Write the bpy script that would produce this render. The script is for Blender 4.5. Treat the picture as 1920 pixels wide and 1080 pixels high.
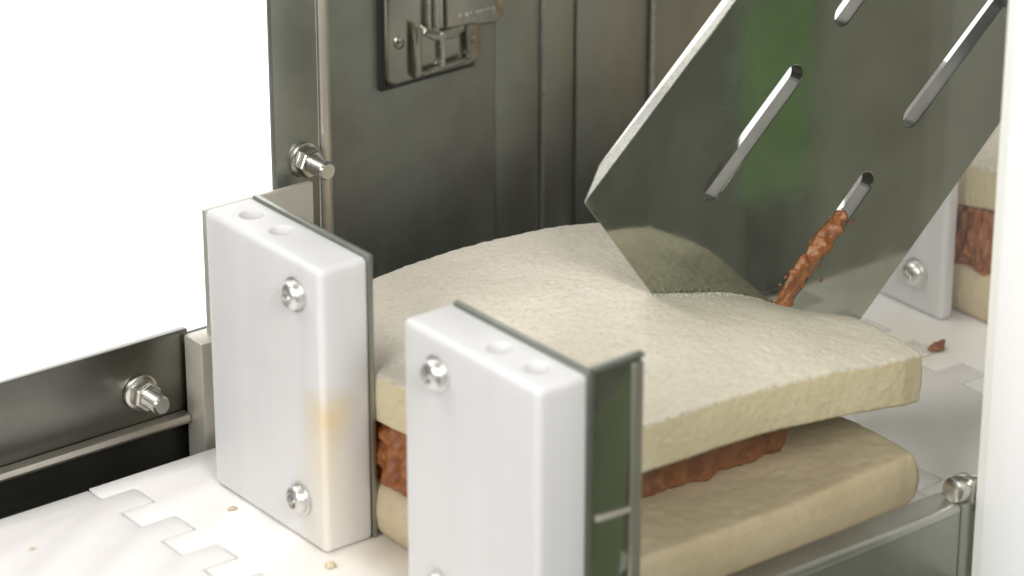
import bpy, bmesh, math, random
import numpy as np
from mathutils import Vector, Matrix

for o in list(bpy.data.objects):
    bpy.data.objects.remove(o)
SC = bpy.context.scene
COL = SC.collection
M = 0.001                       # everything below is in millimetres

# ------------------------------------------------------------------ camera
cam = bpy.data.cameras.new('camera')
cam.sensor_width = 36.0
cam.lens = 112.5
cam.clip_start = 0.01
cam.clip_end = 50.0
co = bpy.data.objects.new('camera', cam)
COL.objects.link(co)
R_ = Vector((0.788780, -0.614676, 0.0))
U_ = Vector((0.244959, 0.314319, 0.917169))
F_ = Vector((0.563757, 0.723448, -0.398499))
rot = Matrix((R_, U_, -F_)).transposed()
co.matrix_world = Matrix.Translation((-0.328185, -0.525359, 0.313461)) @ rot.to_4x4()
cam.dof.use_dof = True
cam.dof.focus_distance = 0.70
cam.dof.aperture_fstop = 16.0
SC.camera = co

# ------------------------------------------------------------------ world and lamps
w = bpy.data.worlds.new('World')
SC.world = w
w.use_nodes = True
bg = w.node_tree.nodes['Background']
bg.inputs[0].default_value = (0.97, 1.0, 0.88, 1)
bg.inputs[1].default_value = 0.13

def area(name, loc, target, size, power, color=(1, 1, 1), size_y=None):
    l = bpy.data.lights.new(name, 'AREA')
    l.energy = power
    l.color = color
    l.size = size
    if size_y:
        l.shape = 'RECTANGLE'
        l.size_y = size_y
    o = bpy.data.objects.new(name, l)
    COL.objects.link(o)
    o.location = loc
    d = Vector(target) - Vector(loc)
    o.rotation_euler = d.to_track_quat('-Z', 'Y').to_euler()
    return o

area('ceiling_lamp', (-0.22, 0.40, 0.85), (0.04, -0.03, 0.0), 0.6, 4.4, (1.0, 0.98, 0.955))
area('left_soft_lamp', (-0.85, -0.30, 0.50), (0.0, -0.05, 0.03), 0.5, 5.7, (1.0, 0.985, 0.97))  # soft light from the left; its source is unseen, no window known
area('added_side_fill', (-0.14, -0.53, 0.38), (0.10, -0.13, 0.05), 0.18, 2.5, (1.0, 0.99, 0.98))  # added fill without a seen source, brightens the white panel and front faces
area('backdrop_lamp', (0.10, 0.46, 0.45), (0.50, 0.98, -0.08), 0.5, 20, (1, 1, 1))  # added only to drive the backdrop to blank white

SC.view_settings.view_transform = 'Standard'
SC.view_settings.look = 'None'
SC.view_settings.exposure = 0.16
SC.view_settings.gamma = 1.0
SC.view_settings.use_curve_mapping = False
SC.render.engine = 'CYCLES'

# ------------------------------------------------------------------ materials
def new_mat(name):
    m = bpy.data.materials.new(name)
    m.use_nodes = True
    nt = m.node_tree
    return m, nt, nt.nodes['Principled BSDF'], nt.nodes['Material Output']

def coords(nt, scale=(1, 1, 1)):
    tc = nt.nodes.new('ShaderNodeNewGeometry')
    mp = nt.nodes.new('ShaderNodeMapping')
    mp.inputs['Scale'].default_value = scale
    nt.links.new(tc.outputs['Position'], mp.inputs['Vector'])
    return mp.outputs['Vector']

def noise(nt, vec, scale, detail=4, rough=0.55):
    n = nt.nodes.new('ShaderNodeTexNoise')
    n.inputs['Scale'].default_value = scale
    n.inputs['Detail'].default_value = detail
    n.inputs['Roughness'].default_value = rough
    nt.links.new(vec, n.inputs['Vector'])
    return n.outputs['Fac']

def ramp(nt, fac, stops):
    r = nt.nodes.new('ShaderNodeValToRGB')
    e = r.color_ramp.elements
    while len(e) < len(stops):
        e.new(0.5)
    for el, (p, c) in zip(e, stops):
        el.position = p
        el.color = (c[0], c[1], c[2], 1) if isinstance(c, (tuple, list)) else (c, c, c, 1)
    nt.links.new(fac, r.inputs['Fac'])
    return r.outputs['Color']

def mixc(nt, fac, a, b):
    m = nt.nodes.new('ShaderNodeMix')
    m.data_type = 'RGBA'
    for s, v in ((m.inputs[0], fac), (m.inputs[6], a), (m.inputs[7], b)):
        if hasattr(v, 'is_linked') or hasattr(v, 'links'):
            nt.links.new(v, s)
        elif isinstance(v, (int, float)):
            s.default_value = v
        else:
            s.default_value = (*v, 1)
    return m.outputs[2]

def bump(nt, fac, strength, dist):
    b = nt.nodes.new('ShaderNodeBump')
    b.inputs['Strength'].default_value = strength
    b.inputs['Distance'].default_value = dist
    nt.links.new(fac, b.inputs['Height'])
    return b

def steel(name, base, r0, r1, grain=(1, 1, 1), wave=0.0, gs=1.0, fine=0.02, metal=1.0):
    m, nt, bs, out = new_mat(name)
    bs.inputs['Metallic'].default_value = metal
    g = noise(nt, coords(nt, grain), 900 * gs, 3)
    c = noise(nt, coords(nt), 38, 4, 0.6)
    col = mixc(nt, ramp(nt, c, [(0.3, 0.0), (0.75, 1.0)]), [v * 0.80 for v in base], [min(1, v * 1.12) for v in base])
    nt.links.new(col, bs.inputs['Base Color'])
    mr = nt.nodes.new('ShaderNodeMapRange')
    mr.inputs['To Min'].default_value = r0
    mr.inputs['To Max'].default_value = r1
    mx = nt.nodes.new('ShaderNodeMath')
    mx.operation = 'MULTIPLY_ADD'
    mx.inputs[1].default_value = 0.5
    nt.links.new(g, mx.inputs[0])
    h = nt.nodes.new('ShaderNodeMath')
    h.operation = 'MULTIPLY'
    h.inputs[1].default_value = 0.5
    nt.links.new(noise(nt, coords(nt, (1, 1, 0.6)), 60, 5, 0.65), h.inputs[0])
    nt.links.new(h.outputs[0], mx.inputs[2])
    nt.links.new(mx.outputs[0], mr.inputs['Value'])
    nt.links.new(mr.outputs[0], bs.inputs['Roughness'])
    b1 = bump(nt, g, fine, 0.0002)
    if wave:
        b2 = bump(nt, noise(nt, coords(nt, (1, 1, 0.45)), 28, 2), wave, 0.004)
        nt.links.new(b2.outputs[0], b1.inputs['Normal'])
    nt.links.new(b1.outputs[0], bs.inputs['Normal'])
    return m

MAT = {}
MAT['panel'] = steel('brushed_panel_steel', (0.39, 0.405, 0.36), 0.34, 0.58, (1, 1, 0.05), 0.05)
MAT['rail'] = steel('rail_steel', (0.215, 0.215, 0.19), 0.24, 0.42, (0.05, 1, 1), 0.03)
MAT['mirror'] = steel('polished_plate_steel', (0.44, 0.455, 0.375), 0.03, 0.075, (1, 1, 1), 0.010, 1.0, 0.006)
def smears(m):
    # wiped grease: broad soft patches and fine scratches that dull the polish and add a thin film
    nt = m.node_tree
    bs = nt.nodes['Principled BSDF']
    rl = bs.inputs['Roughness'].links[0].from_socket
    a = ramp(nt, noise(nt, coords(nt, (1.0, 1, 0.5)), 55, 6, 0.7), [(0.47, 0.0), (0.74, 0.10)])
    mp = nt.nodes.new('ShaderNodeMapping')
    mp.inputs['Rotation'].default_value = (0, math.radians(40), 0)
    mp.inputs['Scale'].default_value = (0.06, 1, 1.6)
    nt.links.new(coords(nt), mp.inputs['Vector'])
    b = ramp(nt, noise(nt, mp.outputs[0], 900, 3, 0.6), [(0.62, 0.0), (0.74, 0.07)])
    ad = nt.nodes.new('ShaderNodeMath'); ad.operation = 'ADD'
    nt.links.new(a, ad.inputs[0]); nt.links.new(b, ad.inputs[1])
    ad2 = nt.nodes.new('ShaderNodeMath'); ad2.operation = 'ADD'
    nt.links.new(rl, ad2.inputs[0]); nt.links.new(ad.outputs[0], ad2.inputs[1])
    nt.links.new(ad2.outputs[0], bs.inputs['Roughness'])
    mm = nt.nodes.new('ShaderNodeMath'); mm.operation = 'MULTIPLY_ADD'
    mm.inputs[1].default_value = -0.55; mm.inputs[2].default_value = 0.99
    nt.links.new(a, mm.inputs[0])
    nt.links.new(mm.outputs[0], bs.inputs['Metallic'])
smears(MAT['mirror'])
MAT['bright'] = steel('bright_cut_steel', (0.68, 0.67, 0.63), 0.18, 0.38, (1, 1, 1), 0.0)
MAT['satin'] = steel('satin_steel', (0.62, 0.59, 0.52), 0.38, 0.55, (0.1, 1, 1), 0.0)
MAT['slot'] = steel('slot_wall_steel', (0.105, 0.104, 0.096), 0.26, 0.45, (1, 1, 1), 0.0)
MAT['bolt'] = steel('bolt_steel', (0.60, 0.585, 0.54), 0.16, 0.34, (1, 1, 1), 0.0)
MAT['screw'] = steel('dull_screw_steel', (0.78, 0.775, 0.75), 0.30, 0.45, (1, 1, 1), 0.0)
MAT['lip'] = steel('rail_lip_steel', (0.52, 0.515, 0.48), 0.35, 0.5, (0.05, 1, 1), 0.0)
MAT['dark'] = steel('dark_bed_steel', (0.10, 0.10, 0.09), 0.35, 0.6, (0.1, 1, 1), 0.0)
MAT['latch'] = steel('cast_latch_steel', (0.43, 0.43, 0.375), 0.14, 0.24, (1, 1, 1), 0.0, 1.0, 0.0)
MAT['alu'] = steel('anodised_aluminium', (0.58, 0.55, 0.48), 0.4, 0.55, (0.1, 1, 1), 0.0, 1.0, 0.02, 0.55)

def plastic(name, base, stain=None, streak=0.05):
    m, nt, bs, out = new_mat(name)
    g = noise(nt, coords(nt, (1, 1, 0.03)), 420, 3)
    c = noise(nt, coords(nt), 45, 4, 0.6)
    col = mixc(nt, ramp(nt, c, [(0.35, 0.0), (0.8, 1.0)]), base, [base[0] * 0.95, base[1] * 0.945, base[2] * 0.92])
    col = mixc(nt, ramp(nt, g, [(0.35, 0.0), (0.75, streak * 4)]), col, [v * 0.9 for v in base])
    g2 = noise(nt, coords(nt, (1, 1, 0.02)), 95, 2)
    col = mixc(nt, ramp(nt, g2, [(0.42, 0.0), (0.66, streak * 9)]), col, [v * 0.88 for v in base])
    sm = noise(nt, coords(nt), 120, 6, 0.72)
    col = mixc(nt, ramp(nt, sm, [(0.60, 0.0), (0.74, 0.22)]), col, (base[0] * 0.86, base[1] * 0.82, base[2] * 0.70))
    if stain:
        # greasy crumb stain: soft uneven spot at a fixed place on the block
        for (p, rad, tint, amt) in stain:
            geo = nt.nodes.new('ShaderNodeNewGeometry')
            d = nt.nodes.new('ShaderNodeVectorMath')
            d.operation = 'DISTANCE'
            d.inputs[1].default_value = [v * M for v in p]
            nt.links.new(geo.outputs['Position'], d.inputs[0])
            a = nt.nodes.new('ShaderNodeMath')
            a.operation = 'MULTIPLY_ADD'
            a.inputs[1].default_value = 0.008
            nt.links.new(noise(nt, coords(nt), 160, 4), a.inputs[0])
            nt.links.new(d.outputs['Value'], a.inputs[2])
            k = ramp(nt, a.outputs[0], [(0.0, amt), (0.0, amt), (1.0, 0.0)])
            rn = k.node.color_ramp.elements
            rn[1].position = 0.25
            sc = nt.nodes.new('ShaderNodeMath')
            sc.operation = 'DIVIDE'
            sc.inputs[1].default_value = (rad + 5) * M
            nt.links.new(a.outputs[0], sc.inputs[0])
            nt.links.new(sc.outputs[0], k.node.inputs['Fac'])
            col = mixc(nt, k, col, tint)
    nt.links.new(col, bs.inputs['Base Color'])
    bs.inputs['Roughness'].default_value = 0.42
    bs.inputs['Subsurface Weight'].default_value = 0.6
    bs.inputs['Subsurface Radius'].default_value = (1.0, 0.95, 0.88)
    bs.inputs['Subsurface Scale'].default_value = 0.005
    b = bump(nt, g, 0.10, 0.0003)
    nt.links.new(b.outputs[0], bs.inputs['Normal'])
    return m

MAT['block'] = plastic('white_cutting_board_plastic', (0.655, 0.65, 0.65),
                       [((0.6, -42, 30), 8, (0.60, 0.47, 0.24), 0.95), ((0, -41, 20), 11, (0.62, 0.53, 0.36), 0.6),
                        ((0, -41, 6), 11, (0.62, 0.55, 0.40), 0.5)])
MAT['belt'] = plastic('white_belt_plastic', (0.80, 0.775, 0.76),
                      [((14, -46, 0), 30, (0.78, 0.68, 0.50), 0.35), ((60, -105, 0), 40, (0.76, 0.68, 0.52), 0.4),
                       ((165, -40, 0), 22, (0.74, 0.62, 0.42), 0.4)], 0.02)

def paint(name, c, rough=0.4):
    m, nt, bs, out = new_mat(name)
    n = noise(nt, coords(nt), 30, 4)
    nt.links.new(mixc(nt, n, [v * 0.97 for v in c], c), bs.inputs['Base Color'])
    bs.inputs['Roughness'].default_value = rough
    return m
MAT['white'] = paint('blank_panel_white', (0.95, 0.95, 0.95), 0.5)
MAT['backdrop'] = paint('blank_background_white', (0.93, 0.93, 0.93), 0.9)
MAT['green'] = paint('green_screen_cloth', (0.115, 0.205, 0.08), 0.9)
MAT['grey'] = paint('grey_reflector_paint', (0.20, 0.195, 0.165), 0.8)
MAT['olive'] = paint('dull_green_reflector_paint', (0.14, 0.17, 0.10), 0.8)
MAT['black'] = paint('black_rubber', (0.012, 0.012, 0.010), 0.6)

def bread_mat(name, lo, hi, pore, pscale, rel=1.0):
    m, nt, bs, out = new_mat(name)
    a = noise(nt, coords(nt), 55, 5, 0.6)
    col = mixc(nt, ramp(nt, a, [(0.3, 0.0), (0.7, 1.0)]), lo, hi)
    v = nt.nodes.new('ShaderNodeTexVoronoi')
    v.inputs['Scale'].default_value = pscale
    v.inputs['Randomness'].default_value = 1.0
    nt.links.new(coords(nt), v.inputs['Vector'])
    f = noise(nt, coords(nt), 1500, 4, 0.7)
    f2 = noise(nt, coords(nt), 850, 5, 0.75)
    col = mixc(nt, ramp(nt, f2, [(0.34, pore), (0.47, 0.0)]), col, [x * 0.70 for x in lo])
    nt.links.new(col, bs.inputs['Base Color'])
    bs.inputs['Roughness'].default_value = 0.9
    bs.inputs['Specular IOR Level'].default_value = 0.15
    bs.inputs['Subsurface Weight'].default_value = 0.35
    bs.inputs['Subsurface Radius'].default_value = (1.0, 0.85, 0.6)
    bs.inputs['Subsurface Scale'].default_value = 0.003
    b = bump(nt, v.outputs['Distance'], 0.16 * rel, 0.0006)
    b2 = bump(nt, f, 0.30 * rel, 0.0004)
    b3 = bump(nt, f2, 0.22 * rel, 0.0005)
    nt.links.new(b.outputs[0], b2.inputs['Normal'])
    nt.links.new(b2.outputs[0], b3.inputs['Normal'])
    nt.links.new(b3.outputs[0], bs.inputs['Normal'])
    return m
MAT['crumb'] = bread_mat('white_bread_crumb', (0.61, 0.555, 0.455), (0.675, 0.625, 0.53), 0.55, 800)
MAT['side'] = bread_mat('cut_bread_side', (0.55, 0.475, 0.305), (0.64, 0.565, 0.39), 0.4, 800, 0.7)
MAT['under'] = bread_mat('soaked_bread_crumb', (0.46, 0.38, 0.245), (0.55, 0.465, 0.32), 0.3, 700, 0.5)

def filling_mat():
    m, nt, bs, out = new_mat('orange_brown_filling')
    a = noise(nt, coords(nt), 300, 5, 0.65)
    col = ramp(nt, a, [(0.25, (0.14, 0.042, 0.012)), (0.5, (0.27, 0.092, 0.028)), (0.68, (0.36, 0.15, 0.055)), (0.8, (0.55, 0.33, 0.17))])
    nt.links.new(col, bs.inputs['Base Color'])
    bs.inputs['Roughness'].default_value = 0.27
    bs.inputs['Subsurface Weight'].default_value = 0.2
    bs.inputs['Subsurface Scale'].default_value = 0.002
    b = bump(nt, noise(nt, coords(nt), 700, 4, 0.65), 0.5, 0.0008)
    nt.links.new(b.outputs[0], bs.inputs['Normal'])
    return m
MAT['filling'] = filling_mat()

def acrylic():
    m = bpy.data.materials.new('clear_guard_acrylic')
    m.use_nodes = True
    nt = m.node_tree
    nt.nodes.clear()
    out = nt.nodes.new('ShaderNodeOutputMaterial')
    tr = nt.nodes.new('ShaderNodeBsdfTransparent')
    tr.inputs[0].default_value = (0.985, 0.985, 0.97, 1)
    di = nt.nodes.new('ShaderNodeBsdfDiffuse')
    di.inputs[0].default_value = (0.7, 0.7, 0.66, 1)
    gl = nt.nodes.new('ShaderNodeBsdfGlossy')
    gl.inputs['Roughness'].default_value = 0.06
    n = noise(nt, coords(nt, (1, 1, 0.5)), 22, 5, 0.6)
    k = ramp(nt, n, [(0.3, 0.002), (0.8, 0.009)])        # greasy film on the sheet
    m1 = nt.nodes.new('ShaderNodeMixShader')
    nt.links.new(k, m1.inputs[0])
    nt.links.new(tr.outputs[0], m1.inputs[1])
    nt.links.new(di.outputs[0], m1.inputs[2])
    m2 = nt.nodes.new('ShaderNodeMixShader')
    m2.inputs[0].default_value = 0.018
    nt.links.new(m1.outputs[0], m2.inputs[1])
    nt.links.new(gl.outputs[0], m2.inputs[2])
    nt.links.new(m2.outputs[0], out.inputs[0])
    return m
MAT['acrylic'] = acrylic()

# ------------------------------------------------------------------ mesh helpers
def link(name, me, mats, parent=None, smooth=None):
    for m in (mats if isinstance(mats, (list, tuple)) else [mats]):
        me.materials.append(MAT[m])
    o = bpy.data.objects.new(name, me)
    COL.objects.link(o)
    if parent:
        o.parent = parent
    if smooth is not None:
        me.polygons.foreach_set('use_smooth', [True] * len(me.polygons))
        if smooth < 180:
            bm = bmesh.new()
            bm.from_mesh(me)
            for e in bm.edges:
                if len(e.link_faces) == 2 and e.calc_face_angle(0) > math.radians(smooth):
                    e.smooth = False
            bm.to_mesh(me)
            bm.free()
    return o

def to_mesh(bm, name='m'):
    bmesh.ops.recalc_face_normals(bm, faces=bm.faces[:])
    me = bpy.data.meshes.new(name)
    bm.to_mesh(me)
    bm.free()
    return me

def bevel(bm, r, seg=2, edges=None, angle=20):
    es = edges or [e for e in bm.edges if len(e.link_faces) == 2 and e.calc_face_angle(0) > math.radians(angle)]
    bmesh.ops.bevel(bm, geom=es, offset=r * M, segments=seg, profile=0.5, affect='EDGES', clamp_overlap=True)

def box_bm(x0, x1, y0, y1, z0, z1, bev=0.0, seg=2):
    bm = bmesh.new()
    v = [bm.verts.new((x * M, y * M, z * M)) for z in (z0, z1) for y in (y0, y1) for x in (x0, x1)]
    for f in ((0, 1, 3, 2), (4, 5, 7, 6), (0, 1, 5, 4), (2, 3, 7, 6), (0, 2, 6, 4), (1, 3, 7, 5)):
        bm.faces.new([v[i] for i in f])
    bmesh.ops.recalc_face_normals(bm, faces=bm.faces[:])
    if bev:
        bevel(bm, bev, seg)
    return bm

def box(name, x0, x1, y0, y1, z0, z1, mat, parent=None, bev=0.0, seg=2):
    return link(name, to_mesh(box_bm(x0, x1, y0, y1, z0, z1, bev, seg)), mat, parent, 30 if bev else None)

def prism(name, pts, axis, a, b, mat, parent=None, bev=0.0, seg=2):
    """polygon pts extruded along axis 'x','y','z' from a to b (mm)"""
    bm = bmesh.new()
    def p(q, t):
        if axis == 'z': return (q[0] * M, q[1] * M, t * M)
        if axis == 'y': return (q[0] * M, t * M, q[1] * M)
        return (t * M, q[0] * M, q[1] * M)
    A = [bm.verts.new(p(q, a)) for q in pts]
    B = [bm.verts.new(p(q, b)) for q in pts]
    bm.faces.new(A)
    bm.faces.new(B[::-1])
    n = len(pts)
    for i in range(n):
        bm.faces.new((A[i], A[(i + 1) % n], B[(i + 1) % n], B[i]))
    bmesh.ops.recalc_face_normals(bm, faces=bm.faces[:])
    if bev:
        bevel(bm, bev, seg)
    return link(name, to_mesh(bm), mat, parent, 30 if bev else None)

def lathe_bm(prof, seg=32, rot=0.0):
    """prof: list of (radius, height) mm, axis +Z"""
    bm = bmesh.new()
    rings = []
    for r, h in prof:
        if r < 1e-6:
            rings.append([bm.verts.new((0, 0, h * M))])
        else:
            rings.append([bm.verts.new((r * M * math.cos(rot + 2 * math.pi * i / seg), r * M * math.sin(rot + 2 * math.pi * i / seg), h * M)) for i in range(seg)])
    for a, b in zip(rings, rings[1:]):
        for i in range(seg):
            j = (i + 1) % seg
            if len(a) == 1 and len(b) == 1: continue
            if len(a) == 1: bm.faces.new((a[0], b[i], b[j]))
            elif len(b) == 1: bm.faces.new((a[i], a[j], b[0]))
            else: bm.faces.new((a[i], a[j], b[j], b[i]))
    return bm

def place(bm, loc, direc, roll=0.0):
    """turn a +Z lathe towards direc, put its base at loc (mm)"""
    q = Vector(direc).normalized().to_track_quat('Z', 'Y').to_matrix().to_4x4()
    bm.transform(Matrix.Translation([v * M for v in loc]) @ q @ Matrix.Rotation(roll, 4, 'Z'))
    return bm

def empty(name, loc=(0, 0, 0)):
    o = bpy.data.objects.new(name, None)
    o.empty_display_size = 0.01
    COL.objects.link(o)
    o.location = loc
    return o

def tag(o, label=None, cat=None, group=None, kind=None):
    if label: o['label'] = label
    if cat: o['category'] = cat
    if group: o['group'] = group
    if kind: o['kind'] = kind
    return o

def copy_tree(o, parent=None):
    c = o.copy()
    COL.objects.link(c)
    c.parent = parent
    for ch in o.children:
        copy_tree(ch, c)
    return c

def apply_mods(o):
    dg = bpy.context.evaluated_depsgraph_get()
    dg.update()
    me = bpy.data.meshes.new_from_object(o.evaluated_get(dg))
    o.modifiers.clear()
    o.data = me

# value noise for organic meshes
_rs = np.random.RandomState(7)
_T = _rs.rand(64, 64, 64)
def vn(x, y, z, s):
    p = np.stack([x * s, y * s, z * s], -1) + 100.0
    i = np.floor(p).astype(int)
    f = p - i
    f = f * f * (3 - 2 * f)
    r = 0
    for a in (0, 1):
        for b in (0, 1):
            for c in (0, 1):
                wgt = (f[..., 0] if a else 1 - f[..., 0]) * (f[..., 1] if b else 1 - f[..., 1]) * (f[..., 2] if c else 1 - f[..., 2])
                r = r + wgt * _T[(i[..., 0] + a) % 64, (i[..., 1] + b) % 64, (i[..., 2] + c) % 64]
    return r - 0.5
def fbm(x, y, z, s, o=3):
    r, a = 0, 1.0
    for k in range(o):
        r = r + a * vn(x, y, z, s)
        s *= 2.1
        a *= 0.5
    return r

# ------------------------------------------------------------------ backdrop
def backdrop():
    # added white sweep standing in for a blank cut-out background, square to the camera
    c = Vector((0.56, 0.83, 0)); c.normalize()
    s = Vector((0.83, -0.56, 0))
    prof = []
    for k in range(13):
        a = k / 12 * math.pi / 2
        prof.append((1.15 - 0.35 + 0.35 * math.sin(a), -0.75 + 0.35 - 0.35 * math.cos(a)))
    prof = [(-0.35, -0.75)] + prof + [(1.15, 1.0)]
    bm = bmesh.new()
    L = [bm.verts.new(c * d + s * -1.6 + Vector((0, 0, z))) for d, z in prof]
    Rr = [bm.verts.new(c * d + s * 1.3 + Vector((0, 0, z))) for d, z in prof]
    for i in range(len(prof) - 1):
        bm.faces.new((L[i], Rr[i], Rr[i + 1], L[i + 1]))
    o = link('backdrop', to_mesh(bm), 'backdrop', None, 180)
    tag(o, kind='structure')
backdrop()

# ------------------------------------------------------------------ conveyor frame, belt
fr = tag(empty('conveyor'), 'steel conveyor bed under the white belt with dark front side panel', 'conveyor')
box('bed_plate', -165, 225, -112, 60, -16, -8, 'dark', fr)
box('front_panel', -60, 104.6, -120, -118.4, -70, 8.3, 'panel', fr)
prism('rail_lip', [(-120.4, 8.4), (-120.4, 9.6), (-119.6, 10.6), (-113.8, 10.9), (-113.2, 10.2), (-113.2, 8.4)], 'x', -60, 104.6, 'lip', fr, 0.5, 3)
box('end_bracket', 104.9, 110.5, -120.3, -113, -70, 10.2, 'panel', fr, 0.5)
for x in (-140, 190):
    box('leg', x - 12, x + 12, -60, -36, -752, -16, 'dark', fr)

belt = tag(empty('conveyor_belt'), 'white plastic modular conveyor belt with square interlocking hinge teeth', 'conveyor belt')
PITCH, TOOTH, AMP = 46.6, 8.0, 4.2
def hinge(xc, off, y0, y1):
    """square wave across the belt, returned from y0 (high) to y1 (low)"""
    pts = []
    y = y0
    k = 0
    ph = 8.7
    edges = [y0]
    t = ph
    while t > y1:
        if t < y0: edges.append(t)
        t -= TOOTH
    edges.append(y1)
    for a, b in zip(edges, edges[1:]):
        mid = (a + b) / 2
        up = int(math.floor((ph - mid) / TOOTH)) % 2 == 0
        # tooth of the upstream module reaches forward where up
        x = xc + (AMP if up else -AMP) + off
        s = 0.35 * (1 if off > 0 else -1)
        aa = a - (s if up else -s) * (-1 if off > 0 else -1) if a != y0 else a
        bb = b + (s if up else -s) * (-1 if off > 0 else -1) if b != y1 else b
        pts += [(x, aa), (x, bb)]
    return pts
rows = [(-19.0 + PITCH * k) for k in range(-3, 6)]
link_mesh = None
for k, (xa, xb) in enumerate(zip(rows, rows[1:])):
    j = (0.0, 0.5, -0.4, 0.3, 0.6, 0.0, 0.4)[k % 7]
    L = hinge(xa, 0.33, 14.0 + j, -112.6)
    Rg = hinge(xb, -0.33, 14.0 + j, -112.6)
    prism('belt_link', L + Rg[::-1], 'z', -6.0, -0.01 * (k % 2), 'belt', belt, 0.15, 2)

# ------------------------------------------------------------------ bolts and screws
def hex_bolt(loc, parent, direc=(0, -1, 0), shaft=9.0, roll=0.3, seat=None):
    b = link('washer', to_mesh(place(lathe_bm([(0, 0), (3.9, 0), (4.1, 0.25), (4.1, 1.0), (3.8, 1.2), (0, 1.2)], 40), loc, direc)), 'bolt', parent, 35)
    nb = lathe_bm([(0, 1.25), (3.35, 1.25), (3.55, 1.5), (3.55, 3.6), (3.15, 4.1), (0, 4.1)], 6)
    n = link('nut', to_mesh(place(nb, loc, direc, roll)), 'bolt', parent)
    md = n.modifiers.new('b', 'BEVEL'); md.width = 0.25 * M; md.segments = 2
    prof = [(0, 4.0)]
    h = 4.0
    while h < shaft - 0.8:
        prof += [(1.95, h), (2.15, h + 0.18), (2.15, h + 0.3), (1.95, h + 0.48)]
        h += 0.5
    prof += [(2.1, shaft - 0.7), (1.75, shaft), (0, shaft)]
    link('shaft', to_mesh(place(lathe_bm(prof, 32), loc, direc)), 'bolt', parent, 40)

def pan_screw(loc, parent, roll=0.0, r=3.1):
    prof = [(0, 0), (r + 0.5, 0), (r + 0.55, 0.5), (r + 0.1, 0.55), (r, 0.6), (r, 1.3), (r * 0.93, 1.9), (r * 0.75, 2.4), (r * 0.5, 2.62)]
    s = link('screw', to_mesh(place(lathe_bm(prof + [(r * 0.5, 2.62), (r * 0.46, 1.1), (0, 1.0)], 36), loc, (-1, 0, 0), roll)), 'screw', parent, 40)
    # cross recess: two bright walls standing in the socket
    for k in range(3):
        a = roll + k * math.pi / 3
        bm = box_bm(-r * 0.12, r * 0.12, -r * 0.46, r * 0.46, 0.9, 1.5)
        bm.transform(Matrix.Rotation(a, 4, 'Z'))
        link('socket_rib', to_mesh(place(bm, loc, (-1, 0, 0))), 'screw', s)
    return s

# ------------------------------------------------------------------ rear guide rail (left of the belt)
rail = tag(empty('guide_rail'), 'long dark steel side rail with pale bottom lip behind the belt', 'guide rail')
box('rail_plate', -175, 10.2, 25, 27, 5.6, 24.8, 'rail', rail, 0.3)
prism('rail_lip', [(25, 3.2), (25, 5.6), (22.6, 5.2), (22.2, 4.0), (22.6, 3.2)], 'x', -175, 8.5, 'satin', rail, 0.2)
bl = empty('bolt'); bl.parent = rail
hex_bolt((-2.8, 25, 13.2), bl, (0, -1, 0), 9.5, 0.35)
box('web', -175, 20.0, 27.2, 29, -16, 22, 'dark', rail)

brk = tag(empty('rail_bracket'), 'upright satin steel block between side rail and tall white pusher, bright top', 'bracket')
box('bracket_body', 8.7, 20, 17.2, 24.4, -8, 24.0, 'alu', brk, 0.5)

sp = tag(empty('side_plate'), 'pale satin steel side plate standing behind the rear pusher block', 'plate')
box('plate_sheet', 12.9, 41.2, 20, 21.6, -8, 53.5, 'alu', sp, 0.35)

# ------------------------------------------------------------------ corner post with its bolt
post = tag(empty('corner_post'), 'narrow upright steel corner post with a hex bolt and rounded bright edge', 'post')
box('post_sheet', 34.8, 46.4, 25, 27, -16, 135, 'panel', post, 0.3)
prism('rolled_edge', [(46.6 + 1.55 + 1.5 * math.cos(a), 25.2 + 1.5 * math.sin(a)) for a in [k * math.pi / 8 for k in range(16)]], 'z', -16, 135, 'satin', post, 0.0)
bl = empty('bolt'); bl.parent = post
hex_bolt((42.2, 25, 57.0), bl, (0, -1, 0), 9.5, 0.1)

# ------------------------------------------------------------------ rear housing panels
hs = tag(empty('rear_housing'), 'tall dark stainless housing wall of flat upright panels behind the sandwich', 'housing')
def panel(name, x0, x1, y0, y1, mat='panel', th=1.6):
    prism(name, [(x0, y0), (x1, y1), (x1, y1 + th), (x0, y0 + th)], 'z', -40, 130, mat, hs, 0.25)
panel('panel', 70, 126.5, 65, 65.0)
panel('panel', 126.6, 141.1, 65.05, 65.7)
panel('panel', 141.8, 152.6, 65.6, 66.2)
panel('panel', 153.1, 176.8, 65.6, 65.9)
panel('panel', 178.0, 209.6, 65.8, 65.8)
for x in (141.5, 177.4):
    prism('rolled_edge', [(x + (0.35 if x < 150 else 0.6) * math.cos(a), 65.2 + 0.8 * math.sin(a)) for a in [k * math.pi / 6 for k in range(12)]], 'z', -40, 130, 'bright', hs)
box('seam_strip', 152.5, 153.3, 66.9, 68.5, -40, 130, 'black', hs)
fo = hs
box('back_sheet', 70, 209, 68.6, 70, -40, 129, 'panel', hs)
for x in (75, 205):
    box('foot_post', x - 4, x + 4, 70.1, 80, -752, -30, 'dark', hs)

# latch on the housing
la = tag(empty('draw_latch'), 'cast steel draw latch with recessed cup on the housing wall', 'latch')
Y = 65
prism('base_plate', [(92.0, 54.2), (93.0, 52.5), (95, 51.7), (117.5, 52.1), (119.8, 53.0), (120.6, 55.2), (120.6, 110), (92.0, 110)], 'y', Y - 2.2, Y - 0.4, 'latch', la, 0.7, 3)
box('gasket', 90.9, 92.1, Y - 1.7, Y - 0.05, 51.0, 110, 'black', la)
prism('gasket', [(92.1, 51.0), (119, 51.5), (119, 52.8), (92.1, 52.2)], 'y', Y - 1.6, Y - 0.1, 'black', la)
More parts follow.
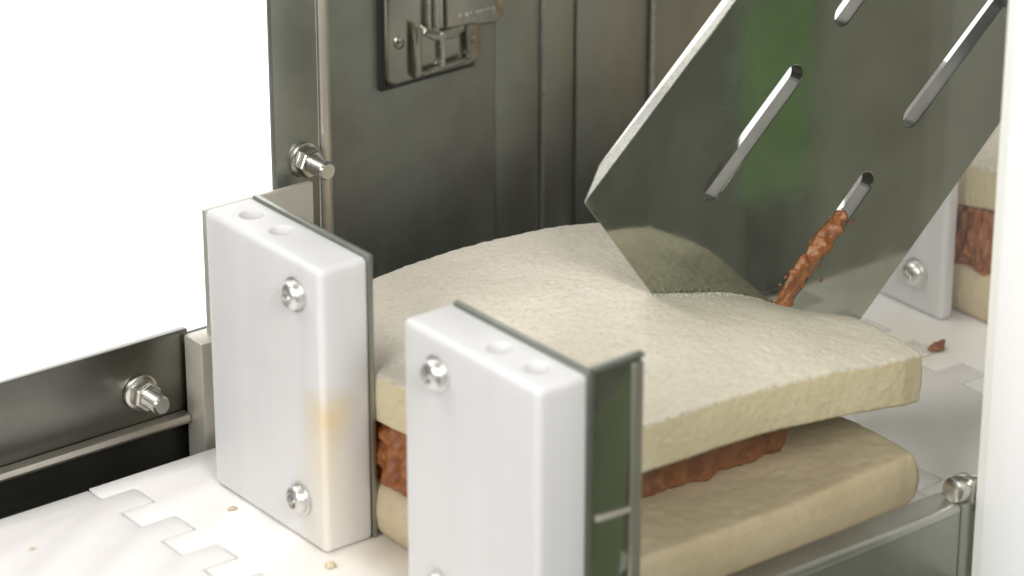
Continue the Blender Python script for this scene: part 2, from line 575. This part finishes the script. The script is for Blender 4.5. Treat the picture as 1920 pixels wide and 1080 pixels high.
# raised frame round the cup
prism('cup_wall', [(99.0, 53.0), (100.4, 52.7), (101.6, 53.4), (101.6, 65.6), (99.0, 67.2)], 'y', Y - 4.2, Y - 2.1, 'latch', la, 0.6, 3)
prism('cup_wall', [(115.2, 54.2), (116.5, 54.0), (116.5, 63.4), (115.2, 64.0)], 'y', Y - 3.8, Y - 2.1, 'latch', la, 0.5, 3)
prism('cup_floor', [(101.6, 52.9), (115.2, 53.8), (115.2, 55.0), (108, 54.4), (101.6, 54.2)], 'y', Y - 3.8, Y - 2.1, 'latch', la, 0.4, 3)
prism('hook', [(107.4, 53.6), (108.9, 53.6), (108.9, 63.0), (107.4, 63.0)], 'y', Y - 3.6, Y - 2.1, 'bright', la, 0.4, 3)
prism('hook', [(102.0, 63.6), (106.0, 61.0), (112.0, 60.6), (115.0, 61.8), (115.0, 63.8), (108.5, 63.2), (103.5, 65.2)], 'y', Y - 3.4, Y - 2.1, 'latch', la, 0.4, 3)
# handle bar and lever plate coming down from above
for x0, x1, d in ((103.2, 104.6, 4.0), (104.8, 106.2, 5.0), (106.4, 107.8, 4.4)):
    prism('handle_bar', [(x0, 64.6), (x1, 63.9), (x1, 112), (x0, 112)], 'y', Y - d, Y - 2.1, 'bright', la, 0.5, 3)
lv = prism('lever_plate', [(108.2, 63.8), (116.0, 63.5), (118.0, 62.9), (123.6, 62.3), (125.6, 63.6), (126.2, 66), (126.2, 112), (108.2, 112)], 'y', Y - 4.6, Y - 2.6, 'latch', la, 0.6, 3)
link('rivet', to_mesh(place(lathe_bm([(1.5, 0), (1.5, 0.3), (1.2, 0.5), (0, 0.55)], 24), (95.9, Y - 2.15, 62.4), (0, -1, 0))), 'latch', la, 40)
link('rivet', to_mesh(place(lathe_bm([(0.9, 0), (0.9, 0.25), (0.6, 0.4), (0, 0.4)], 20), (118.6, Y - 2.15, 58.6), (0, -1, 0))), 'latch', la, 40)

def lettering(text, size, loc, parent):
    cu = bpy.data.curves.new('t', 'FONT')
    cu.body = text
    cu.size = size * M
    cu.extrude = 0.12 * M
    cu.space_character = 1.05
    t = bpy.data.objects.new('t', cu)
    COL.objects.link(t)
    dg = bpy.context.evaluated_depsgraph_get()
    dg.update()
    me = bpy.data.meshes.new_from_object(t.evaluated_get(dg))
    bpy.data.objects.remove(t)
    me.transform(Matrix.Translation([v * M for v in loc]) @ Matrix.Rotation(math.pi / 2, 4, 'X'))
    return link('embossed_lettering', me, 'bright', parent)
lettering('TAKIGEN', 2.5, (112.2, Y - 4.62, 65.0), lv)

# ------------------------------------------------------------------ pusher blocks
def pusher(x, y0, y1, label, holes, screws, flange, thick=12.0, height=63.6, back=True):
    t = tag(empty('pusher_block', (x * M, 0, 0)), label, 'pusher block', 'white pusher blocks on the belt')
    bm = box_bm(0, thick, y0, y1, 0.06, height)
    bevel(bm, 1.3 if thick > 6 else 1.0, 5)
    b = link('block', to_mesh(bm), 'block', t)
    cut = None
    if holes:
        bmc = bmesh.new()
        for (hx, hy) in holes:
            h = lathe_bm([(0, -5.5), (2.3, -5.5), (2.3, -1.1), (2.9, 0.4), (2.9, 3), (0, 3)], 28)
            h.transform(Matrix.Translation((hx * M, hy * M, height * M)))
            me = bpy.data.meshes.new('h'); h.to_mesh(me); h.free()
            bmc.from_mesh(me)
        bmesh.ops.recalc_face_normals(bmc, faces=bmc.faces[:])
        me = bpy.data.meshes.new('cutter'); bmc.to_mesh(me); bmc.free()
        cut = bpy.data.objects.new('cutter', me); COL.objects.link(cut)
        md = b.modifiers.new('bool', 'BOOLEAN'); md.operation = 'DIFFERENCE'; md.object = cut; md.solver = 'EXACT'
    apply_mods(b)
    if cut:
        bpy.data.objects.remove(cut)
    b.data.polygons.foreach_set('use_smooth', [True] * len(b.data.polygons))
    bm = bmesh.new(); bm.from_mesh(b.data)
    for e in bm.edges:
        if len(e.link_faces) == 2 and e.calc_face_angle(0) > math.radians(32): e.smooth = False
    bm.to_mesh(b.data); bm.free()
    if back:
        box('back_plate', thick + 0.05, thick + 1.25, y1 + 0.2, y0 - 0.2, 0.06, height + 0.3, 'panel', t, 0.2)
    for (sy, sz, ro) in screws:
        pan_screw((0.02, sy, sz), t, ro)
    if flange:
        f = prism('flange', [(thick + 1.3, 0.06), (thick + 13.0, 0.06), (thick + 13.0, height - 0.2), (thick + 1.3, height - 0.2)], 'y', y1 + 0.3, y1 + 1.5, 'mirror', t, 0.25)
        box('highlight_lip', thick + 10.6, thick + 13.3, y1 - 0.1, y1 + 1.6, 0.06, height - 1.0, 'satin', f, 0.3, 3)  # pale strip put in for the soft highlight along the flange edge
        prism('cross_rib', [(thick + 1.8, 32.2), (thick + 10.5, 31.8), (thick + 10.5, 32.8), (thick + 1.8, 33.4)], 'y', y1 - 0.5, y1 + 0.25, 'alu', f, 0.25)
        box('top_lip', thick + 1.3, thick + 13.4, y1 - 0.2, y1 + 1.7, height - 0.15, height + 0.7, 'panel', f, 0.25)
    return t
pusher(0, 0, -42, 'taller-looking white plastic pusher block at left with two screws and a yellow stain',
       [(6.3, -8.6), (6.3, -19.4)], [(-33.6, 56.0, 0.4), (-33.4, 9.8, 1.1)], False)
pusher(0, -70, -112, 'foreground white plastic pusher block with one screw showing and a steel side flange',
       [(6.3, -92.6), (6.3, -103.8)], [(-81.2, 55.9, 0.9), (-81.2, 9.8, 0.2)], True)
pusher(184, 0, -35.5, 'hazy white pusher block beyond the slotted plate, seen through the clear guard',
       [], [(-26.5, 9.8, 0.7)], False, 4.0, 63.6, False)

# ------------------------------------------------------------------ sandwich
def sheet(name, top, bot, outline, nx, ny, nk, mats, parent, side_amp, side_scale, rim, seed=0.0):
    """closed slab: top(x,y), bot(x,y) heights over a quad-ish plan; outline(u,v)->x,y"""
    u, v = np.meshgrid(np.linspace(0, 1, nx + 1), np.linspace(0, 1, ny + 1), indexing='ij')
    x, y = outline(u, v)
    # plan noise at the rim
    edge = np.minimum(np.minimum(u, 1 - u) * nx, np.minimum(v, 1 - v) * ny)
    dist = np.minimum(np.minimum(u, 1 - u) * (x.max() - x.min()), np.minimum(v, 1 - v) * (y.max() - y.min()))
    kx = np.where(u < 0.5, -1, 1) * np.exp(-np.minimum(u, 1 - u) * (x.max() - x.min()) / 1.2)
    ky = np.where(v < 0.5, -1, 1) * np.exp(-np.minimum(v, 1 - v) * (y.max() - y.min()) / 1.2)
    zt = top(x, y)
    zb = bot(x, y)
    def off(z):
        n = fbm(x + seed, y, z, side_scale, 3) * side_amp
        return x + kx * n, y + ky * n
    rr = np.clip(1 - dist / rim, 0, 1)
    drop = rim * (1 - np.sqrt(np.clip(1 - rr ** 2, 0, 1)))
    layers = []
    drop = np.minimum(drop * 0.8, 0.45 * np.maximum(zt - zb, 0.1))
    xt, yt = off(zt)
    layers.append((xt, yt, zt - drop))
    xb, yb = off(zb)
    layers.append((xb, yb, zb + drop))
    V = [np.stack([a.ravel() for a in l], -1) for l in layers]
    n1 = (nx + 1) * (ny + 1)
    idx = np.arange(n1).reshape(nx + 1, ny + 1)
    q = np.stack([idx[:-1, :-1], idx[1:, :-1], idx[1:, 1:], idx[:-1, 1:]], -1).reshape(-1, 4)
    F = [q, q[:, ::-1] + n1]
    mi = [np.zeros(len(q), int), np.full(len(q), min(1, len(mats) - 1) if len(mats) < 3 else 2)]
    # side ring
    ring = np.concatenate([idx[:, 0], idx[-1, 1:], idx[::-1, -1][1:], idx[0, ::-1][1:-1]])
    nr = len(ring)
    T = V[0][ring]
    B = V[1][ring]
    cx, cy = x.mean(), y.mean()
    X0, Y0 = x.ravel()[ring], y.ravel()[ring]
    uu, vv = u.ravel()[ring], v.ravel()[ring]
    nxr = np.where(uu <= 0, -1.0, np.where(uu >= 1, 1.0, 0))
    nyr = np.where(vv <= 0, 1.0, np.where(vv >= 1, -1.0, 0))
    sgn = 1 if y.ravel()[idx[0, 0]] > y.ravel()[idx[0, -1]] else -1
    nyr *= sgn
    prev = ring
    base = 2 * n1
    allv = V[:]
    for k in range(1, nk):
        t = k / nk
        P0 = T * (1 - t) + B * t
        bulge = rim * 0.35 * math.sin(math.pi * t) + fbm(P0[:, 0] + seed, P0[:, 1], P0[:, 2] * 1.0, side_scale, 3) * side_amp
        Pk = np.stack([X0 + nxr * bulge, Y0 + nyr * bulge, P0[:, 2]], -1)
        allv.append(Pk)
        cur = base + np.arange(nr)
        base += nr
        F.append(np.stack([prev, np.roll(prev, -1), np.roll(cur, -1), cur], -1))
        mi.append(np.full(nr, min(1, len(mats) - 1)))
        prev = cur
    cur = ring + n1
    F.append(np.stack([prev, np.roll(prev, -1), np.roll(cur, -1), cur], -1))
    mi.append(np.full(nr, min(1, len(mats) - 1)))
    VV = np.concatenate(allv) * M
    FF = np.concatenate(F)
    me = bpy.data.meshes.new(name)
    me.from_pydata(VV.tolist(), [], FF.tolist())
    bm = bmesh.new(); bm.from_mesh(me)
    bmesh.ops.recalc_face_normals(bm, faces=bm.faces[:])
    bm.to_mesh(me); bm.free()
    o = link(name, me, mats, parent, 180)
    me.polygons.foreach_set('material_index', np.concatenate(mi).tolist())
    return o

X0, X1, YB, YF = 13.6, 112.4, -2.0, -101.0
def z_arch(x, y):
    zb = 38.7 - 0.0021 * (x - 63) ** 2
    zf = 42.3 - 0.00127 * (x - 36) ** 2
    zm = np.where(x < 74, 44 - 0.0016 * (x - 74) ** 2, 44 - 0.0047 * (x - 74) ** 2)
    # quadratic through the back edge, the middle and the front edge
    a, b, c = -2.0, -56.0, -101.0
    z = zb * (y - b) * (y - c) / ((a - b) * (a - c)) + zm * (y - a) * (y - c) / ((b - a) * (b - c)) + zf * (y - a) * (y - b) / ((c - a) * (c - b))
    # the plate presses a furrow into the slice where it enters
    dip = np.clip(x - 73.5, 0, None) * 0.16
    return z - dip * np.exp(-((y + 56) / 12.0) ** 2 / 2)
def crumb_z(x, y, s=0.0):
    return fbm(x + s, y, 0 * x, 0.06, 2) * 0.9 + fbm(x + s, y, 0 * x, 0.2, 2) * 0.14 + vn(x + s, y, 0 * x, 1.9) * 0.16 + fbm(x + s, y, 0 * x, 0.6, 2) * 0.14 + np.minimum(0, vn(x + s + 9, y, 0 * x, 1.1) + 0.25) * 0.8
def sq(u, v):
    x = X0 + (X1 - X0) * u
    y = YB + (YF - YB) * v
    r = 5.0   # soft corners
    cu = np.clip(np.abs(u - 0.5) * 2, 0, 1)
    cv = np.clip(np.abs(v - 0.5) * 2, 0, 1)
    k = np.clip(cu * cv - 0.86, 0, 1) * 14
    return x - np.sign(u - 0.5) * k * 0.5, y + np.sign(v - 0.5) * k * 0.5

sw = tag(empty('sandwich'), 'white bread sandwich with orange brown filling being cut between the pushers and the slotted plate', 'sandwich', 'sandwiches on the belt')
sheet('bread_slice', lambda x, y: z_arch(x, y) + crumb_z(x, y), lambda x, y: z_arch(x, y) - 11.0 + crumb_z(x, y, 50) * 0.6,
      sq, 210, 210, 18, ['crumb', 'side', 'under'], sw, 0.22, 0.9, 0.7)
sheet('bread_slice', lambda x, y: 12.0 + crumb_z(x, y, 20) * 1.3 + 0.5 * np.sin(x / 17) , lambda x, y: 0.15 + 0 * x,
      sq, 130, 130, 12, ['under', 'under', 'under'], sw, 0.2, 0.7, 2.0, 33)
def fill_plan(u, v):
    x = 14.8 + (107 - 14.8) * u
    yf = -80.5 + 22 * np.clip((x - 90) / 20, 0, 1)
    yb = -9 + 0 * x
    y = yb + (yf - yb) * v
    y = y + (fbm(x, 0 * x + 3, 0 * x, 0.09, 2) * 4 + fbm(x, 0 * x + 9, 0 * x, 0.35, 2) * 0.6) * v
    return x, y
def fill_top(x, y):
    f = np.clip((x - 80) / 27, 0, 1)
    return np.maximum(12.6, z_arch(x, y) - 10.6 - 9.5 * f ** 1.3 * np.clip((-y - 30) / 40, 0, 1)) + fbm(x, y, 0 * x, 0.3, 2) * 0.8
sheet('filling', fill_top, lambda x, y: 11.2 + 0 * x, fill_plan, 130, 120, 14, ['filling'], sw, 3.0, 0.42, 1.8, 11)

def loose_crumbs():
    rs = np.random.RandomState(3)
    verts, faces = [], []
    base = bmesh.new()
    bmesh.ops.create_icosphere(base, subdivisions=1, radius=1.0)
    bv = np.array([v.co[:] for v in base.verts]); base.verts.index_update()
    bf = [[v.index for v in f.verts] for f in base.faces]
    base.free()
    n = 0
    def add(x, y, z, r):
        nonlocal n
        q = bv * (r * (0.6 + 0.8 * rs.rand(len(bv), 1))) * np.array([1.0, 1.0, 0.7])
        verts.append(q + np.array([x, y, z]))
        faces.extend([[i + n for i in f] for f in bf])
        n += len(bv)
    def zt(x, y):
        return float(z_arch(np.array(x), np.array(y)) + crumb_z(np.array(x), np.array(y)))
    for k in range(1500):                      # rim of the top slice
        e, t = rs.randint(4), rs.rand()
        d = abs(rs.randn()) * 0.5
        x, y = [(X0 + t * (X1 - X0), YB - d), (X0 + t * (X1 - X0), YF + d), (X0 + d, YB + t * (YF - YB)), (X1 - d, YB + t * (YF - YB))][e]
        add(x, y, zt(x, y) - 0.15 - max(0, 0.5 - d) * 0.6, 0.12 + 0.24 * rs.rand() ** 2)
    for k in range(900):                       # torn along the cut
        x = 74 + rs.rand() * 39
        y = -56.2 - abs(rs.randn()) * 1.2
        add(x, y, zt(x, y) - 0.05, 0.12 + 0.3 * rs.rand() ** 2)
    for k in range(2600):                      # open crumb on the face
        x, y = X0 + 1 + rs.rand() * (X1 - X0 - 2), YB - 1 + rs.rand() * (YF - YB + 2)
        add(x, y, zt(x, y) - 0.10, 0.10 + 0.16 * rs.rand() ** 2)
    me = bpy.data.meshes.new('loose_crumbs')
    me.from_pydata((np.concatenate(verts) * M).tolist(), [], faces)
    o = link('loose_crumbs', me, 'crumb', sw, 180)
    o['kind'] = 'stuff'
loose_crumbs()
sw2 = copy_tree(sw)
sw2.location.x = 177.0 * M
sw2.scale.y = 0.53            # rear half only, narrowed to keep its reflection out of the plate
sw2['label'] = 'already cut half sandwich with orange filling showing past the hazy pusher at right edge'

# ------------------------------------------------------------------ slotted plate
def slotted_plate():
    t = tag(empty('slotted_plate'), 'polished steel plate with long slanted slots cutting down into the bread', 'plate')
    yf, th = -56.0, 3.7
    A = Vector((56.2, 68.9)); dU = Vector((40.1, 35.3)).normalized(); dW = Vector((18.4, -25.1)).normalized()
    E2 = A + dW * ((68.9 - 15.0) / 25.1 * math.hypot(18.4, 25.1))
    dR = Vector((44.3, 40.3)).normalized()
    R0 = Vector((136.2, 20.1)) - dR * 7.0
    topL = A + dU * 100
    topR = Vector((136.2, 20.1)) + dR * 150
    front = [A, E2, R0, topR, topL]
    # bevelled knife edge: back outline is pulled away from the lower edge
    back = [A + dU * 9 + dW * 0.4, E2 + dU * 9, R0 + Vector((-1, 1)), topR, topL]
    bm = bmesh.new()
    fv = [bm.verts.new((p.x * M, yf * M, p.y * M)) for p in front]
    mid = A + dU * 13
    bv = [bm.verts.new((p.x * M, (yf + th) * M, p.y * M)) for p in back]
    bm.faces.new(fv); bm.faces.new(bv[::-1])
    n = 5
    for i in range(n):
        bm.faces.new((fv[i], fv[(i + 1) % n], bv[(i + 1) % n], bv[i]))
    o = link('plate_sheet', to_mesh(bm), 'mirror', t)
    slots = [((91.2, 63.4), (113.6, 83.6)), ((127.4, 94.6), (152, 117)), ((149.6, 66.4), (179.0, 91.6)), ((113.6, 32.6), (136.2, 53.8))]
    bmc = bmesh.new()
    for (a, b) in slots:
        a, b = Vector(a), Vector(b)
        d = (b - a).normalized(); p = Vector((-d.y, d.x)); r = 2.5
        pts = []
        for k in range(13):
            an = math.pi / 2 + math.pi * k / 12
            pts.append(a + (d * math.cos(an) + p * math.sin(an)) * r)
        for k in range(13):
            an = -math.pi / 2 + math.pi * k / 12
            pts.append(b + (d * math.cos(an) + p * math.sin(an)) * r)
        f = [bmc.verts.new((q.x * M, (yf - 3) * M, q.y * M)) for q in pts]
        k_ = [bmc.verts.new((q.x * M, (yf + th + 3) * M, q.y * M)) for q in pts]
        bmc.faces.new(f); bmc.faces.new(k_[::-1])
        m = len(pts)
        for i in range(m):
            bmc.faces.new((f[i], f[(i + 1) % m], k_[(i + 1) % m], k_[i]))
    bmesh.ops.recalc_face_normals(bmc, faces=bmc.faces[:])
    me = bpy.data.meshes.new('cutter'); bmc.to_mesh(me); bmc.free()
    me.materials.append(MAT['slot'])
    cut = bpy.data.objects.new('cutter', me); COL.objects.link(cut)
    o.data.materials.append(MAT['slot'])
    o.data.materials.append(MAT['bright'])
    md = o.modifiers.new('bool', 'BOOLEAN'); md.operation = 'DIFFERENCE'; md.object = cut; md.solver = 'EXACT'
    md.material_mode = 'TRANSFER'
    md = o.modifiers.new('bev', 'BEVEL'); md.width = 0.22 * M; md.segments = 2; md.limit_method = 'ANGLE'; md.angle_limit = math.radians(40)
    apply_mods(o)
    bpy.data.objects.remove(cut)
    # bright cut faces: everything that is not the front or back face
    bi = [i for i, m in enumerate(o.data.materials) if m == MAT['bright']][0]
    for p in o.data.polygons:
        c = p.center
        if abs(p.normal.y) < 0.9 and (c.x - 0.0562) * 35.3 - (c.z - 0.0689) * 40.1 < 0.02:
            p.material_index = bi
    # holding bracket high on the plate, beyond the picture, carried by the housing
    box('hanger', 150, 168, -51.9, 64, 112, 122, 'panel', t, 0.5)
    stud = link('clamp_stud', to_mesh(place(lathe_bm([(0, 0), (2.3, 0), (2.3, 9), (1.9, 9.5), (0, 9.5)], 28), (177.6, -50, 90.4), (0, -1, 0))), 'dark', t, 40)
    link('washer', to_mesh(place(lathe_bm([(0, 0), (5.2, 0), (5.2, 1.0), (4.6, 1.6), (0, 1.7)], 32), (180.5, -56.15, 90.2), (0, -1, 0))), 'dark', t, 40)  # dark disc added for the dark shade at the slot's upper end
    return t
slotted_plate()

# filling squeezed through the lowest slot
def smear():
    a, b = Vector((110.2, 29.3)), Vector((130.6, 48.6))
    d = (b - a).normalized(); p = Vector((-d.y, d.x))
    bm = bmesh.new()
    N, K = 80, 36
    rings = []
    L = (b - a).length
    for i in range(N + 1):
        t = i / N
        c = a + d * (t * L)
        wdt = 2.75 * math.sqrt(max(0.0, 1 - abs(2 * t - 1) ** 6)) + 0.02
        ring = []
        for k in range(K):
            an = 2 * math.pi * k / K
            ox, oy = math.cos(an), math.sin(an)
            q = c + p * (ox * wdt)
            yy = -56.2 + 1.0 - oy * 2.3 * min(1, wdt / 2.0)
            n = float(fbm(np.array(q.x), np.array(yy), np.array(q.y), 0.33, 3)) * 2.4
            ring.append(bm.verts.new(((q.x + p.x * ox * n) * M, (yy - oy * n) * M, (q.y + p.y * ox * n) * M)))
        rings.append(ring)
    for r0, r1 in zip(rings, rings[1:]):
        for k in range(K):
            bm.faces.new((r0[k], r0[(k + 1) % K], r1[(k + 1) % K], r1[k]))
    bm.faces.new(rings[0]); bm.faces.new(rings[-1][::-1])
    o = link('filling_strip', to_mesh(bm), 'filling', None, 180)
    tag(o, 'strip of orange brown filling stuck in the lowest slot of the plate', 'food scrap')
    # flecks smeared on the steel beside the slot
    rs = random.Random(5)
    for k in range(16):
        t = rs.random()
        c = a + d * (t * L) - p * (2.6 + abs(rs.gauss(0, 1.6))) if k % 3 else a + d * (t * L) + p * (2.8 + rs.random())
        r = 0.18 + 0.4 * rs.random() ** 2
        fb = bmesh.new()
        bmesh.ops.create_icosphere(fb, subdivisions=2, radius=1)
        for v in fb.verts:
            n = 1 + 0.7 * float(fbm(np.array(v.co.x + k), np.array(v.co.y), np.array(v.co.z), 1.5, 2))
            v.co = Vector(((c.x + v.co.x * r * n * 1.3), -56.0 + v.co.y * 0.14, (c.y + v.co.z * r * n))) * M
        link('fleck', to_mesh(fb), 'filling', o, 180)
smear()

# ------------------------------------------------------------------ clear guard, added white panel, knob
gd = box('clear_guard', 17.8, 107.4, -124, -121.2, -14, 138, 'acrylic', None, 0.0)
tag(gd, 'clear acrylic guard sheet standing along the front rail', 'guard')
cv = tag(empty('white_blank_panel'), 'added plain white upright panel blanking out the right edge of the picture', 'panel')
box('white_blank_sheet', 107.6, 110.6, -141, -121.4, -9, 190, 'white', cv, 0.2)  # added sheet that hides everything past the guard's right edge
box('mount_tab', 108, 110.3, -121.35, -120.35, -6, 8, 'panel', cv)
kn = link('knob', to_mesh(place(lathe_bm([(0, 0), (2.7, 0), (2.9, 0.4), (2.9, 4.2), (2.5, 4.9), (1.4, 5.3), (0, 5.35)], 32), (108.6, -117.6, 12.6), (-1, -0.15, 0.12))), 'bolt', fr, 40)
box('knob_block', 107.0, 109.6, -120.8, -118.2, 9.6, 15.6, 'bright', kn, 0.4)

# ------------------------------------------------------------------ crumbs on the belt
def crumb(loc, r, seed, mat, label):
    bm = bmesh.new()
    bmesh.ops.create_icosphere(bm, subdivisions=3, radius=1)
    for v in bm.verts:
        n = float(fbm(np.array(v.co.x + seed), np.array(v.co.y), np.array(v.co.z), 1.6, 3))
        s = 1 + n * 0.9
        v.co = Vector((v.co.x * r[0] * s, v.co.y * r[1] * s, max(-0.4, v.co.z) * r[2] * s)) * M
    bm.transform(Matrix.Translation((loc[0] * M, loc[1] * M, (loc[2] + r[2] * 0.4) * M)))
    tag(link('crumb', to_mesh(bm), mat, None, 180), label, 'crumb', 'crumbs on the belt')
crumb((171.9, -46.4, 0), (2.2, 1.6, 1.4), 3, 'filling', 'dark brown crumb on the belt behind the far corner of the bread')
crumb((-4, -12.7, 0), (0.9, 0.8, 0.4), 8, 'under', 'small tan crumb on the belt at the foot of the left pusher')
crumb((-2.2, -46.6, 0), (1.3, 1.1, 0.9), 14, 'side', 'yellow crumb at the lower picture edge between the two near pushers')
crumb((-46.5, -2.2, 0), (0.7, 0.5, 0.3), 21, 'side', 'faint beige crumb on the belt at the left picture edge')

# ------------------------------------------------------------------ green screen in front of the machine (seen mirrored in the plate)
gs = tag(empty('green_screen'), 'green screen board standing low in front of the machine, seen mirrored in the plate', 'screen')
box('board', 351, 380, -333, -330, -92, -20, 'green', gs)
box('board', 60, 262, -333, -330, -210, 5, 'olive', gs)  # unseen board added to tint the flange's reflection dull green
box('board_foot', 100, 380, -337, -333.2, -135, -128, 'dark', gs)
gb = tag(empty('grey_reflector'), 'added pale grey reflector board beside the green screen, lightening the plate', 'board')
box('board', 396, 560, -345, -342, -150, 10, 'grey', gb)  # unseen board added to lighten the reflection in the plate's right half
box('board_stand', 470, 484, -348, -345.2, -752, -40, 'dark', gb)
box('board_stand', 358, 372, -336, -333.2, -752, -40, 'dark', gs)
